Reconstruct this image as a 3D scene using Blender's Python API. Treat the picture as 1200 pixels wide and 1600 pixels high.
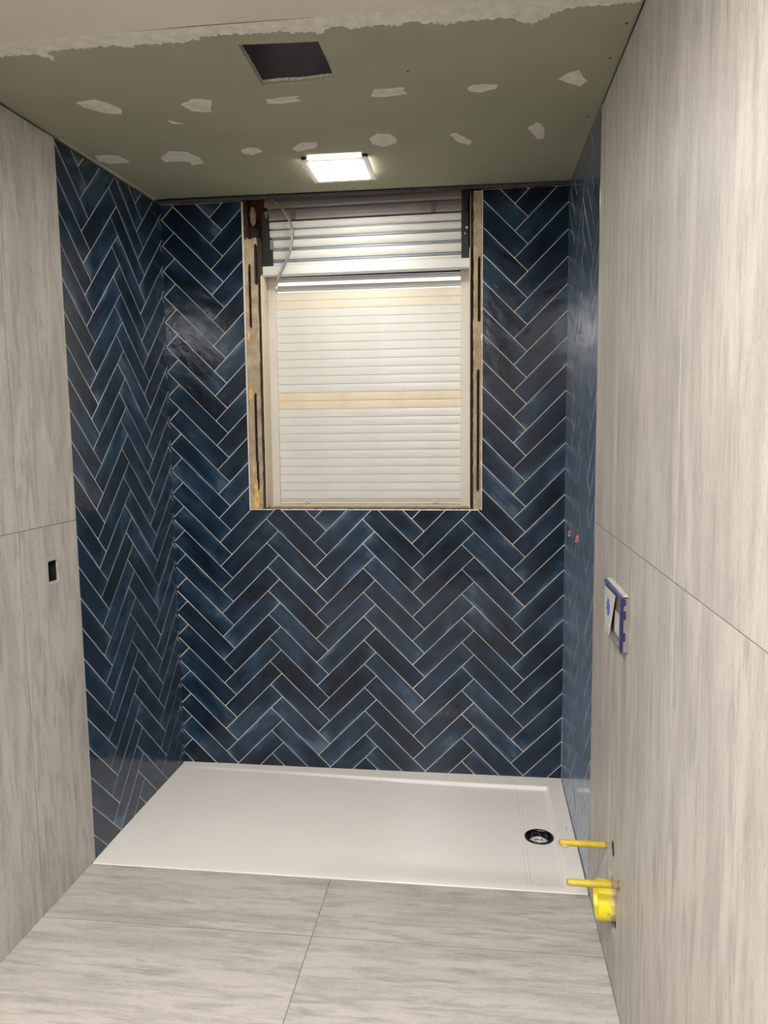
import bpy, bmesh, math, random
from mathutils import Vector, Matrix
from mathutils.geometry import tessellate_polygon
for o in list(bpy.data.objects): bpy.data.objects.remove(o)
S = bpy.context.scene
COL = S.collection
random.seed(7)

# ------------------------------------------------------------------ camera
F_PX, PIT, YAW, ROL = 1179.083, 0.10388, 0.12375, -0.01021
CAM = Vector((1.35921, -3.25837, 1.52436))
def cam_axes():
    cp, sp, cy, sy = math.cos(PIT), math.sin(PIT), math.cos(YAW), math.sin(YAW)
    f = Vector((-sy*cp, cy*cp, -sp)); r = Vector((cy, sy, 0)); u = r.cross(f)
    return math.cos(ROL)*r + math.sin(ROL)*u, -math.sin(ROL)*r + math.cos(ROL)*u, f
R_, U_, F_ = cam_axes()
cd = bpy.data.cameras.new('camera'); cam = bpy.data.objects.new('camera', cd); COL.objects.link(cam)
cd.sensor_fit = 'VERTICAL'; cd.sensor_height = 24; cd.lens = F_PX/1600*24; cd.clip_start = .02
cam.matrix_world = Matrix(((R_.x, U_.x, -F_.x, CAM.x), (R_.y, U_.y, -F_.y, CAM.y), (R_.z, U_.z, -F_.z, CAM.z), (0, 0, 0, 1)))
S.camera = cam

# ------------------------------------------------------------------ world, exposure
w = bpy.data.worlds.new('world'); S.world = w; w.use_nodes = True
w.node_tree.nodes['Background'].inputs[0].default_value = (.84, .95, 1.0, 1)
w.node_tree.nodes['Background'].inputs[1].default_value = 1.15
LAMP = 54.0            # radiance of the shower lamp's diffuser
LAMP_REAR = 150.0       # the room's other ceiling lamps, behind the camera
S.view_settings.view_transform = 'Standard'; S.view_settings.look = 'None'
S.view_settings.exposure = 0.46; S.view_settings.gamma = 1; S.view_settings.use_curve_mapping = False

# ------------------------------------------------------------------ room dimensions (metres)
W, YR = 1.72948, -4.6
LL, LR, SL, SR = -.00512, -.00175, .01187, -.00142      # slight lean and splay of the side walls
def CZ(x, y): return 2.5322 + .03032*y - .00373*x       # ceiling height
def LX(y, z): return LL*z + SL*y
def RX(y, z): return W + LR*z + SR*y
LT, PX, PY = .3071, .43437, .077*2**.5                   # herringbone module
WT = .077; GR = .0024; TL, TW = LT-GR, WT-GR
YB = -.8195                                              # where blue tiles end and stone starts
OX0, OX1, OZ = .350, 1.378, 1.193                        # window opening

# ------------------------------------------------------------------ materials
def mat(name):
    m = bpy.data.materials.new(name); m.use_nodes = True
    nt = m.node_tree; return m, nt, nt.nodes['Principled BSDF']
def N(nt, t, **k):
    n = nt.nodes.new(t)
    for a, b in k.items():
        if a in n.inputs.keys() if isinstance(a, str) else False: n.inputs[a].default_value = b
        else: setattr(n, a, b)
    return n
def simple(name, c, rough=.5, metal=0, noise=0, nscale=20, bump=0, bscale=60, spec=.5, c2=None):
    m, nt, b = mat(name)
    b.inputs['Roughness'].default_value = rough; b.inputs['Metallic'].default_value = metal
    b.inputs['Specular IOR Level'].default_value = spec
    tc = nt.nodes.new('ShaderNodeTexCoord')
    n = nt.nodes.new('ShaderNodeTexNoise'); n.inputs['Scale'].default_value = nscale; n.inputs['Detail'].default_value = 6
    nt.links.new(tc.outputs['Object'], n.inputs['Vector'])
    r = nt.nodes.new('ShaderNodeValToRGB')
    if c2 is None: c2 = tuple(max(0, v*(1-noise)) for v in c); 
    r.color_ramp.elements[0].position = .3; r.color_ramp.elements[0].color = (*c2, 1)
    r.color_ramp.elements[1].position = .65; r.color_ramp.elements[1].color = (*c, 1)
    nt.links.new(n.outputs['Fac'], r.inputs[0]); nt.links.new(r.outputs[0], b.inputs['Base Color'])
    if bump:
        n2 = nt.nodes.new('ShaderNodeTexNoise'); n2.inputs['Scale'].default_value = bscale; n2.inputs['Detail'].default_value = 5
        nt.links.new(tc.outputs['Object'], n2.inputs['Vector'])
        bp = nt.nodes.new('ShaderNodeBump'); bp.inputs['Distance'].default_value = bump
        nt.links.new(n2.outputs['Fac'], bp.inputs['Height']); nt.links.new(bp.outputs[0], b.inputs['Normal'])
    return m

def stone(name, scale, band, seed):
    """grey travertine porcelain; scale = noise frequency per axis (long along the veins)"""
    m, nt, b = mat(name); L = nt.links
    tc = nt.nodes.new('ShaderNodeTexCoord'); oi = nt.nodes.new('ShaderNodeObjectInfo')
    mul = nt.nodes.new('ShaderNodeVectorMath'); mul.operation = 'SCALE'; mul.inputs[0].default_value = (7.3+seed, 11.1, 5.7)
    L.new(oi.outputs['Random'], mul.inputs['Scale'])
    add = nt.nodes.new('ShaderNodeVectorMath'); add.operation = 'ADD'
    L.new(tc.outputs['Object'], add.inputs[0]); L.new(mul.outputs[0], add.inputs[1])
    def nz(sc, det, rough=.6, dist=0.):
        mp = nt.nodes.new('ShaderNodeMapping'); mp.inputs['Scale'].default_value = sc
        L.new(add.outputs[0], mp.inputs['Vector'])
        n = nt.nodes.new('ShaderNodeTexNoise'); n.inputs['Scale'].default_value = 1; n.inputs['Detail'].default_value = det
        n.inputs['Roughness'].default_value = rough; n.inputs['Distortion'].default_value = dist
        L.new(mp.outputs[0], n.inputs['Vector']); return n
    def mix(a, b_, fac, mode='MIX'):
        x = nt.nodes.new('ShaderNodeMix'); x.data_type = 'RGBA'; x.blend_type = mode
        for s, v in ((6, a), (7, b_)):
            if isinstance(v, tuple): x.inputs[s].default_value = (*v, 1)
            else: L.new(v, x.inputs[s])
        if isinstance(fac, float): x.inputs[0].default_value = fac
        else: L.new(fac, x.inputs[0])
        return x.outputs[2]
    def ramp(o, p0, p1):
        r = nt.nodes.new('ShaderNodeMapRange'); r.inputs[1].default_value = p0; r.inputs[2].default_value = p1
        L.new(o, r.inputs[0]); return r.outputs[0]
    a = nz(scale, 10, .68, .35)
    c = mix((.475, .447, .408), (.265, .248, .227), ramp(a.outputs['Fac'], .46, .70))
    wide = nz(tuple(s*.28 for s in scale), 4, .55, .3)
    c = mix(c, (.33, .305, .275), ramp(wide.outputs['Fac'], .46, .8))
    fine = nz(tuple(s*4.5 for s in scale), 4, .7)
    c = mix(c, (.56, .525, .47), ramp(fine.outputs['Fac'], .56, .90))
    grain = nz(tuple(30+s*7 for s in scale), 6, .75)
    gm = nt.nodes.new('ShaderNodeMath'); gm.operation = 'MULTIPLY'
    L.new(ramp(grain.outputs['Fac'], .50, .66), gm.inputs[0]); L.new(ramp(wide.outputs['Fac'], .36, .68), gm.inputs[1])
    c = mix(c, (.27, .25, .225), gm.outputs[0])
    speck = nz(tuple(40+s*5 for s in scale), 3, .6)
    c = mix(c, (.25, .23, .205), ramp(speck.outputs['Fac'], .56, .95))
    L.new(c, b.inputs['Base Color'])
    b.inputs['Roughness'].default_value = .46; b.inputs['Specular IOR Level'].default_value = .4
    bp = nt.nodes.new('ShaderNodeBump'); bp.inputs['Distance'].default_value = .0005; bp.inputs['Strength'].default_value = .5
    L.new(a.outputs['Fac'], bp.inputs['Height']); L.new(bp.outputs[0], b.inputs['Normal'])
    return m

def glaze():
    m, nt, b = mat('navy_glaze'); L = nt.links
    tc = nt.nodes.new('ShaderNodeTexCoord'); oi = nt.nodes.new('ShaderNodeObjectInfo')
    mul = nt.nodes.new('ShaderNodeVectorMath'); mul.operation = 'SCALE'; mul.inputs[0].default_value = (31., 17., 23.)
    L.new(oi.outputs['Random'], mul.inputs['Scale'])
    add = nt.nodes.new('ShaderNodeVectorMath'); add.operation = 'ADD'
    L.new(tc.outputs['Object'], add.inputs[0]); L.new(mul.outputs[0], add.inputs[1])
    def nz(sc, det, rough=.55, dist=0.):
        mp = nt.nodes.new('ShaderNodeMapping'); mp.inputs['Scale'].default_value = sc
        L.new(add.outputs[0], mp.inputs['Vector'])
        n = nt.nodes.new('ShaderNodeTexNoise'); n.inputs['Scale'].default_value = 1; n.inputs['Detail'].default_value = det
        n.inputs['Roughness'].default_value = rough; n.inputs['Distortion'].default_value = dist
        L.new(mp.outputs[0], n.inputs['Vector']); return n.outputs['Fac']
    def rng(o, a, b_, c=0., d=1.):
        r = nt.nodes.new('ShaderNodeMapRange')
        for i, v in ((1, a), (2, b_), (3, c), (4, d)): r.inputs[i].default_value = v
        L.new(o, r.inputs[0]); return r.outputs[0]
    def math_(op, a, b_):
        x = nt.nodes.new('ShaderNodeMath'); x.operation = op
        for i, v in ((0, a), (1, b_)):
            if isinstance(v, (int, float)): x.inputs[i].default_value = v
            else: L.new(v, x.inputs[i])
        return x.outputs[0]
    sep = nt.nodes.new('ShaderNodeSeparateXYZ'); L.new(tc.outputs['Object'], sep.inputs[0])
    ex = rng(math_('ABSOLUTE', sep.outputs[0], 0), TL/2-.06, TL/2, 0, 1)
    ey = rng(math_('ABSOLUTE', sep.outputs[1], 0), TW/2-.018, TW/2, 0, 1)
    edge = math_('MAXIMUM', ex, ey)
    cloud = nz((9, 16, 9), 5, .6, .4)
    streak = nz((6, 60, 6), 4, .6)
    soft = nz((5, 9, 5), 2, .45, .2)
    v = math_('ADD', rng(soft, .28, .72, 0, .75), rng(cloud, .3, .75, 0, .30))
    v = math_('ADD', v, math_('MULTIPLY', rng(streak, .35, .75), .12))
    v = math_('ADD', v, math_('MULTIPLY', oi.outputs['Random'], .22))
    v = math_('ADD', v, math_('MULTIPLY', math_('MULTIPLY', edge, rng(nz((7, 7, 7), 1), .35, .65)), .42))
    cr = nt.nodes.new('ShaderNodeValToRGB'); e = cr.color_ramp.elements
    e[0].position = .15; e[0].color = (.0030, .0078, .0150, 1)
    e[1].position = 1.0; e[1].color = (.066, .115, .170, 1)
    k = cr.color_ramp.elements.new(.5); k.color = (.0070, .0205, .0430, 1)
    k = cr.color_ramp.elements.new(.75); k.color = (.0180, .0450, .0820, 1)
    L.new(rng(v, .1, 1.34), cr.inputs[0]); L.new(cr.outputs[0], b.inputs['Base Color'])
    b.inputs['Roughness'].default_value = .16; b.inputs['Specular IOR Level'].default_value = .40
    L.new(rng(cloud, .3, .7, .10, .20), b.inputs['Roughness'])
    b.inputs['Sheen Weight'].default_value = .14; b.inputs['Sheen Roughness'].default_value = .35; b.inputs['Sheen Tint'].default_value = (.55, .75, 1, 1)   # bluish sheen puts the grazing haze of reflections into the glaze
    h = math_('ADD', nz((16, 28, 16), 2, .45), math_('MULTIPLY', nz((110, 150, 110), 2), .16))
    bp = nt.nodes.new('ShaderNodeBump'); bp.inputs['Distance'].default_value = .0015; bp.inputs['Strength'].default_value = .8
    L.new(h, bp.inputs['Height']); L.new(bp.outputs[0], b.inputs['Normal'])
    return m

def emit(name, c, s):
    m, nt, b = mat(name); b.inputs['Base Color'].default_value = (.9, .9, .88, 1)
    b.inputs['Emission Color'].default_value = (*c, 1); b.inputs['Emission Strength'].default_value = s
    return m

M = dict(
    glaze=glaze(), grout=simple('beige_grout', (.62, .58, .50), .9, noise=.15, nscale=40, bump=.0004, bscale=300),
    stonew=stone('grey_stone_wall', (38, 38, 5.5), 0, 0), stonef=stone('grey_stone_floor', (6, 44, 44), 0, 3),
    joint=simple('stone_joint', (.19, .175, .155), .9, noise=.2), shadowgap=simple('gap_shade_dark', (.05, .047, .043), .95, noise=.4),  # shadowgap: dark colour paints the shade in gaps and on hidden backs
    green=simple('green_plasterboard', (.318, .318, .232), .85, nscale=3, c2=(.285, .288, .208), bump=.0004, bscale=250),
    gypsum=simple('gypsum_core', (.50, .48, .44), .95, noise=.25, nscale=60, bump=.0006, bscale=200),
    filler=simple('joint_filler', (.68, .66, .61), .9, noise=.2, nscale=35, bump=.0008, bscale=90),
    skim=simple('plaster_skim', (.64, .595, .55), .9, nscale=2.2, c2=(.56, .51, .465), bump=.0007, bscale=40),
    paint=simple('warm_white_paint', (.62, .59, .54), .8, noise=.06),
    acrylic=simple('white_acrylic', (.80, .765, .715), .22, noise=.02, nscale=5, spec=.45),
    whitem=simple('white_lacquer', (.635, .635, .595), .32, noise=.04, nscale=12, bump=.00015, bscale=60),
    creamslat=simple('yellowed_lacquer', (.68, .62, .50), .35, noise=.06, nscale=9),
    tanslat=simple('stained_lacquer', (.72, .62, .46), .4, nscale=14, c2=(.66, .55, .40)),
    greyslat=simple('shade_grey_lacquer', (.27, .24, .24), .4, noise=.12, nscale=12),  # grey of small parts, and shade painted on the upper roll slats
    hinge=simple('slat_hinge_grey', (.21, .24, .29), .4, noise=.1),
    guide=simple('grey_white_frame', (.60, .57, .51), .45, noise=.05, nscale=8),
    reveal=simple('cream_reveal_board', (.68, .58, .45), .75, noise=.12, nscale=50, bump=.0006, bscale=180),
    black=simple('black_plastic_and_shade', (.022, .022, .024), .4, noise=.3),  # black parts, and painted shade in wall holes and roll gaps
    darkmet=simple('dark_metal', (.035, .035, .04), .4, metal=.7, noise=.2), lip=simple('dull_metal', (.13, .13, .14), .5, metal=.5, noise=.2), zinc=simple('zinc_metal', (.42, .42, .42), .42, metal=.8, noise=.2),
    plaster=simple('rough_render', (.46, .37, .25), .95, nscale=22, c2=(.30, .23, .145), bump=.003, bscale=120),
    dirt_shade=simple('dark_dirt_and_shade', (.06, .042, .028), .95, nscale=60, c2=(.02, .014, .01), bump=.003, bscale=120),  # dirt in slots and sill, and painted shade in gaps and holes
    brown=simple('brown_rubble', (.22, .15, .09), .95, nscale=55, c2=(.045, .03, .018), bump=.004, bscale=110),
    brick=simple('red_brick_core', (.11, .03, .018), .95, nscale=40, c2=(.04, .014, .01), bump=.003, bscale=80),
    foam=simple('yellow_foam', (.78, .56, .22), .9, nscale=70, c2=(.52, .30, .08), bump=.004, bscale=120),
    bead=simple('white_tile_edge', (.72, .68, .60), .8, noise=.2, nscale=60),
    chrome=simple('dark_chrome', (.10, .10, .11), .12, metal=1, noise=.2), steel=simple('bright_chrome', (.6, .6, .6), .18, metal=1),
    drainw=simple('drain_cup_plastic', (.68, .66, .63), .35, noise=.2), emblem=simple('grey_print', (.35, .34, .33), .6),
    yrod=simple('ochre_plastic', (.52, .40, .03), .5, nscale=30, c2=(.38, .27, .02), bump=.0006, bscale=90),
    ypipe=simple('lemon_plastic', (.78, .66, .015), .42, nscale=16, c2=(.60, .50, .02)),
    dust=simple('cement_dust', (.30, .25, .17), .9, nscale=40, c2=(.20, .15, .05)),
    blue=simple('cobalt_plastic', (.010, .012, .085), .45, nscale=40, c2=(.008, .010, .06)),
    bluel=simple('scuffed_cobalt', (.11, .115, .26), .6, nscale=60, c2=(.035, .04, .16)),
    card=simple('white_card', (.50, .49, .45), .7, noise=.08), greyb=simple('beige_box_side', (.20, .185, .165), .8, noise=.2),
    umber=simple('umber_flap', (.17, .13, .10), .7, noise=.2), logo=simple('blue_print', (.10, .16, .45), .6, noise=.2),
    red=simple('red_plastic', (.62, .05, .035), .4), cap=simple('white_plug', (.62, .58, .53), .6, nscale=120, c2=(.30, .27, .26)),
    wirea=simple('beige_sheath', (.55, .43, .22), .5, nscale=60, c2=(.30, .22, .10)), wireb=simple('blue_sheath', (.10, .16, .32), .5),
    frame=simple('lamp_frame_white', (.72, .69, .66), .35, noise=.02),
    lamp=emit('lamp_diffuser', (1, .965, .90), LAMP), lamprear=emit('room_lamp_diffuser', (1, .975, .955), LAMP_REAR),
    glow=emit('edge_lit_acrylic', (1, .97, .93), .55),
    cavity=simple('dark_ceiling_void', (.26, .25, .29), .95, noise=.3, nscale=8),
)

# cement dust caked on the wall end of the pipe stub
def dusty(m, x_clean, x_dirty):
    nt = m.node_tree; L = nt.links; b = nt.nodes['Principled BSDF']; src = b.inputs['Base Color'].links[0].from_socket
    tc = nt.nodes.new('ShaderNodeTexCoord'); sp_ = nt.nodes.new('ShaderNodeSeparateXYZ'); L.new(tc.outputs['Object'], sp_.inputs[0])
    n = nt.nodes.new('ShaderNodeTexNoise'); n.inputs['Scale'].default_value = 55; n.inputs['Detail'].default_value = 6; L.new(tc.outputs['Object'], n.inputs['Vector'])
    mr = nt.nodes.new('ShaderNodeMapRange'); mr.inputs[1].default_value = x_clean; mr.inputs[2].default_value = x_dirty; L.new(sp_.outputs[0], mr.inputs[0])
    ad = nt.nodes.new('ShaderNodeMath'); ad.operation = 'ADD'; L.new(mr.outputs[0], ad.inputs[0]); L.new(n.outputs['Fac'], ad.inputs[1])
    m2 = nt.nodes.new('ShaderNodeMapRange'); m2.inputs[1].default_value = .88; m2.inputs[2].default_value = 1.12; L.new(ad.outputs[0], m2.inputs[0])
    x = nt.nodes.new('ShaderNodeMix'); x.data_type = 'RGBA'; x.inputs[7].default_value = (.33, .28, .19, 1)
    L.new(m2.outputs[0], x.inputs[0]); L.new(src, x.inputs[6]); L.new(x.outputs[2], b.inputs['Base Color'])
dusty(M['ypipe'], -.040, .026)

# ------------------------------------------------------------------ helpers
def link(name, bm, m, parent=None, smooth=False, matrix=None):
    me = bpy.data.meshes.new(name); bm.normal_update(); bm.to_mesh(me); bm.free()
    for x in (m if isinstance(m, (list, tuple)) else [m]): me.materials.append(x)
    if smooth: me.polygons.foreach_set('use_smooth', [True]*len(me.polygons))
    o = bpy.data.objects.new(name, me); COL.objects.link(o)
    if parent: o.parent = parent
    if matrix is not None: o.matrix_basis = matrix
    return o
def tag(o, label=None, cat=None, group=None, kind=None):
    for k, v in (('label', label), ('category', cat), ('group', group), ('kind', kind)):
        if v: o[k] = v
    return o
def empty(name, loc):
    o = bpy.data.objects.new(name, None); COL.objects.link(o); o.location = loc; o.empty_display_size = .05; return o
def loc(x, y, z): return Matrix.Translation((x, y, z))
def box(bm, x0, x1, y0, y1, z0, z1, bev=0):
    vs = [bm.verts.new((x, y, z)) for z in (z0, z1) for y in (y0, y1) for x in (x0, x1)]
    fs = [bm.faces.new([vs[i] for i in f]) for f in ((0, 2, 3, 1), (4, 5, 7, 6), (0, 1, 5, 4), (2, 6, 7, 3), (0, 4, 6, 2), (1, 3, 7, 5))]
    if bev:
        es = list({e for f in fs for e in f.edges})
        bmesh.ops.bevel(bm, geom=es, offset=bev, segments=1, affect='EDGES')
def boxo(name, m, b, parent=None, bev=0):
    bm = bmesh.new(); box(bm, *b, bev=bev); return link(name, bm, m, parent)
def off(parent):   # world -> parent-local translation for children of an Empty
    return -parent.location
def shift(o, parent):
    o.location = o.location + off(parent); return o
def solid(name, polyfn, outer, holes, thick_fn, m, parent=None, bevel=0):
    """prism of a 2D polygon with holes. polyfn(u,v,d)->xyz, d=0 face, d=thickness back."""
    bm = bmesh.new(); loops = [outer]+holes
    tri = tessellate_polygon([[Vector((u, v, 0)) for u, v in l] for l in loops])
    flat = [p for l in loops for p in l]
    a = [bm.verts.new(polyfn(u, v, 0)) for u, v in flat]; b = [bm.verts.new(polyfn(u, v, thick_fn)) for u, v in flat]
    for t in tri:
        try: bm.faces.new([a[i] for i in t]); bm.faces.new([b[i] for i in reversed(t)])
        except ValueError: pass
    k = 0
    for l in loops:
        n = len(l)
        for i in range(n):
            i0, i1 = k+i, k+(i+1) % n
            bm.faces.new((a[i0], b[i0], b[i1], a[i1]))
        k += n
    bmesh.ops.recalc_face_normals(bm, faces=bm.faces)
    return link(name, bm, m, parent)
def tube(bm, pts, r, n=8, cap=True):
    rings = []
    for i, p in enumerate(pts):
        p = Vector(p); d = (Vector(pts[min(i+1, len(pts)-1)])-Vector(pts[max(i-1, 0)])).normalized()
        a = d.orthogonal().normalized() if i == 0 else (rings_a - d*rings_a.dot(d)).normalized()
        rings_a = a; b = d.cross(a)
        rings.append([bm.verts.new(p+(a*math.cos(t)+b*math.sin(t))*(r[i] if isinstance(r, list) else r)) for t in [2*math.pi*k/n for k in range(n)]])
    for q, s in zip(rings, rings[1:]):
        for k in range(n): bm.faces.new((q[k], q[(k+1) % n], s[(k+1) % n], s[k]))
    if cap: bm.faces.new(rings[0][::-1]); bm.faces.new(rings[-1])
def lathe(bm, prof, cx, cy, cz, n=40, axis='z'):
    rings = []
    for r, h in prof:
        ring = []
        for k in range(n):
            t = 2*math.pi*k/n; c, s = r*math.cos(t), r*math.sin(t)
            ring.append(bm.verts.new((cx+c, cy+s, cz+h) if axis == 'z' else (cx+h, cy+c, cz+s)))
        rings.append(ring)
    for q, s in zip(rings, rings[1:]):
        for k in range(n): bm.faces.new((q[k], q[(k+1) % n], s[(k+1) % n], s[k]))

# ------------------------------------------------------------------ setting: slabs
def quadslab(name, m, pts, d, parent=None):
    """pts: 4 corners, d: thickness vector"""
    bm = bmesh.new(); a = [bm.verts.new(p) for p in pts]; b = [bm.verts.new(Vector(p)+Vector(d)) for p in pts]
    bm.faces.new(a); bm.faces.new(b[::-1])
    for i in range(4): bm.faces.new((a[i], a[(i+1) % 4], b[(i+1) % 4], b[i]))
    bmesh.ops.recalc_face_normals(bm, faces=bm.faces)
    o = link(name, bm, m, parent)
    return o
HT = 2.60
REC = .0004
# left and right walls: grout bed behind the blue tiles, slab behind the stone, dark to paint the shade in its gaps
def side_wall(name, X, sgn):
    B_ = sgn*.045
    o = quadslab(name, M['shadowgap'], [(X(YB, 0)+B_, YB, 0), (X(YR, 0)+B_, YR, 0), (X(YR, CZ(0, YR))+B_, YR, CZ(0, YR)-.001), (X(YB, CZ(0, YB))+B_, YB, CZ(0, YB)-.001)], (sgn*.12, 0, 0))
    tag(o, kind='structure')
    g = quadslab('grout_bed', M['grout'], [(X(.0, 0)+sgn*REC, .012, -.01), (X(YB, 0)+sgn*REC, YB, -.01), (X(YB, 2.5)+sgn*REC, YB, CZ(0, YB)-.014), (X(0, 2.52)+sgn*REC, .012, CZ(0, 0)-.014)], (sgn*.12, 0, 0), o)
    return o
wall_left = side_wall('wall_left', LX, -1)
wall_right = side_wall('wall_right', RX, 1)
# back wall with the window opening: three grouted fields
bm = bmesh.new()
ZT = 2.520
box(bm, -.1, OX0-.004, REC, .30, -.03, ZT); box(bm, OX1+.004, W+.1, REC, .30, -.03, ZT)
box(bm, OX0-.004, OX1+.004, REC, .30, -.03, OZ-.003)
wall_back = tag(link('wall_back', bm, M['grout']), kind='structure')
wall_front = tag(boxo('wall_front', M['umber'], (-.3, W+.2, YR-.1, YR, 0, 2.42)), kind='structure')
floor = tag(boxo('floor', M['joint'], (-.2, W+.2, YR, -.847, -.08, -.0007)), kind='structure')

# ------------------------------------------------------------------ stone tiles (walls and floor)
def stone_panel(wall, X, sgn, y0, y1, z0, z1, holes=()):
    """porcelain panel on a side wall, 9 mm thick, 1.5 mm joints; z1 None = up to the ceiling gap"""
    g = .0014
    za = z0+g
    top = (lambda y: CZ(W if sgn > 0 else 0, y)-.009) if z1 is None else (lambda y: z1-g)
    outer = [(y1+g, za), (y0-g, za), (y0-g, top(y0)), (y1+g, top(y1))]
    fn = lambda u, v, d: (X(u, v)+sgn*(d), u, v)
    return solid('stone_tile', fn, outer, [list(h) for h in holes], .0095, M['stonew'], wall)
def rect(y0, y1, z0, z1): return [(y0, z0), (y1, z0), (y1, z1), (y0, z1)]
def circ(y, z, r, n=20): return [(y+r*math.cos(2*math.pi*k/n), z+r*math.sin(2*math.pi*k/n)) for k in range(n)]
HZ = 1.2378
sock = [(-1.001, 1.052), (-.972, 1.0505), (-.942, 1.051), (-.9415, 1.085), (-.942, 1.121), (-.97, 1.1225), (-1.001, 1.122)]
lcols = [YB, -1.144, -1.744, -2.344, -2.944, -3.544, -4.144, YR]
for a, b in zip(lcols, lcols[1:]):
    stone_panel(wall_left, LX, -1, a, b, 0, HZ, [sock] if a == YB else [])
    stone_panel(wall_left, LX, -1, a, b, HZ, None)
rcols = [YB+.004, -1.172, -1.797, -2.42, -3.045, -3.67, -4.295, YR]
pipe_hole = [(-1.300, .165), (-1.243, .160), (-1.18, .17), (-1.178, .30), (-1.21, .312), (-1.296, .296)]
for i, (a, b) in enumerate(zip(rcols, rcols[1:])):
    hs = [pipe_hole, circ(-1.235, .385, .021), circ(-1.334, .341, .013)] if i == 1 else ([circ(-1.142, .346, .0125)] if i == 0 else [])
    stone_panel(wall_right, RX, 1, a, b, 0, HZ, hs)
    stone_panel(wall_right, RX, 1, a, b, HZ, None)
# recesses behind the socket and pipe holes: their shade is painted in dark colours
def joints(wall, X, sgn, cols):
    bm = bmesh.new(); e = sgn*.0006
    def strip(pts):
        a = [bm.verts.new(p) for p in pts]; b = [bm.verts.new((p[0]+sgn*.006, p[1], p[2])) for p in pts]
        bm.faces.new(a); bm.faces.new(b[::-1])
        for k in range(4): bm.faces.new((a[k], a[(k+1) % 4], b[(k+1) % 4], b[k]))
    for y in cols[1:-1]:
        zt = CZ(0, y)-.01
        strip([(X(y-.0018, 0)+e, y-.0018, 0), (X(y+.0018, 0)+e, y+.0018, 0), (X(y+.0018, zt)+e, y+.0018, zt), (X(y-.0018, zt)+e, y-.0018, zt)])
    for a_, b_ in zip(cols, cols[1:]):
        strip([(X(a_, HZ)+e, a_, HZ-.0018), (X(b_, HZ)+e, b_, HZ-.0018), (X(b_, HZ)+e, b_, HZ+.0018), (X(a_, HZ)+e, a_, HZ+.0018)])
    bmesh.ops.recalc_face_normals(bm, faces=bm.faces)
    link('joint_lines', bm, M['joint'], wall)
joints(wall_left, LX, -1, lcols); joints(wall_right, RX, 1, rcols)
def recess(wall, x0, x1, y0, y1, z0, z1, m, mb):  # side and back colours carry the shade inside the hole
    bm = bmesh.new(); box(bm, x0, x1, y0, y1, z0, z1)
    for f in list(bm.faces):
        c = f.calc_center_median()
        if abs(c.x-x0) < 1e-5: bm.faces.remove(f)
        elif abs(c.x-x1) < 1e-5: f.material_index = 1
    link('wall_recess', bm, [m, mb], wall)
xl = LX(-.97, 1.08)
recess(wall_left, xl-.009, xl-.043, -1.001, -.9415, 1.0510, 1.122, M['black'], M['black'])
bm = bmesh.new(); 
for k in range(14):
    y = -1.0+.058*k/13; s = random.uniform(.0015, .0045)
    box(bm, LX(y, 1.05)-.004, LX(y, 1.05)+.0008, y-.003, y+.003, 1.0475, 1.0515+s)
link('chipped_edge', bm, M['gypsum'], wall_left)
xr = RX(-1.24, .3)
recess(wall_right, xr+.009, xr+.040, -1.302, -1.176, .158, .313, M['umber'], M['dirt_shade'])
recess(wall_right, xr+.009, xr+.040, -1.257, -1.213, .363, .407, M['dirt_shade'], M['black'])

bm = bmesh.new(); lathe(bm, [(.0206, .0002), (.0200, .035), (.0001, .035)], xr, -1.235, .385, 28, axis='x'); link('hole_shade_liner', bm, M['black'], wall_right)  # black liner added so the inside of the hole reads as shaded

def floor_tile(x0, x1, y0, y1):
    g = .0014; bm = bmesh.new(); box(bm, x0+g, x1-g, y0+g, y1-g, -.009, 0)
    return link('stone_tile', bm, M['stonef'], floor)
fy = [-.8475, -1.147, -1.747, -2.347, -2.947, -3.547, -4.147, YR]
for a, b in zip(fy, fy[1:]):
    for x0, x1 in ((-.012+SL*b*.6, .861), (.861, W+.001)): floor_tile(x0, x1, b, a)

# ------------------------------------------------------------------ herringbone tiles
def clip(poly, nx, ny, c):
    """keep nx*x+ny*y <= c"""
    out = []
    for i in range(len(poly)):
        p, q = poly[i], poly[(i+1) % len(poly)]
        dp, dq = nx*p[0]+ny*p[1]-c, nx*q[0]+ny*q[1]-c
        if dp <= 0: out.append(p)
        if dp*dq < 0:
            t = dp/(dp-dq); out.append((p[0]+(q[0]-p[0])*t, p[1]+(q[1]-p[1])*t))
    return out
def area(p): return abs(sum(p[i][0]*p[(i+1) % len(p)][1]-p[(i+1) % len(p)][0]*p[i][1] for i in range(len(p))))/2
def inset(poly, d):
    n = len(poly); out = []
    for i in range(n):
        a, b, c = Vector(poly[i-1]), Vector(poly[i]), Vector(poly[(i+1) % n])
        e, f = (b-a).normalized(), (c-b).normalized()
        n1, n2 = Vector((-e.y, e.x)), Vector((-f.y, f.x)); m = n1+n2
        if m.length < 1e-6: out.append(tuple(b)); continue
        m.normalize(); k = max(.4, m.dot(n1)); out.append(tuple(b+m*(d/k)))
    return out
def clean(p):
    q = [p[i] for i in range(len(p)) if (Vector(p[i])-Vector(p[i-1])).length > 2e-4]
    return q
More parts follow.
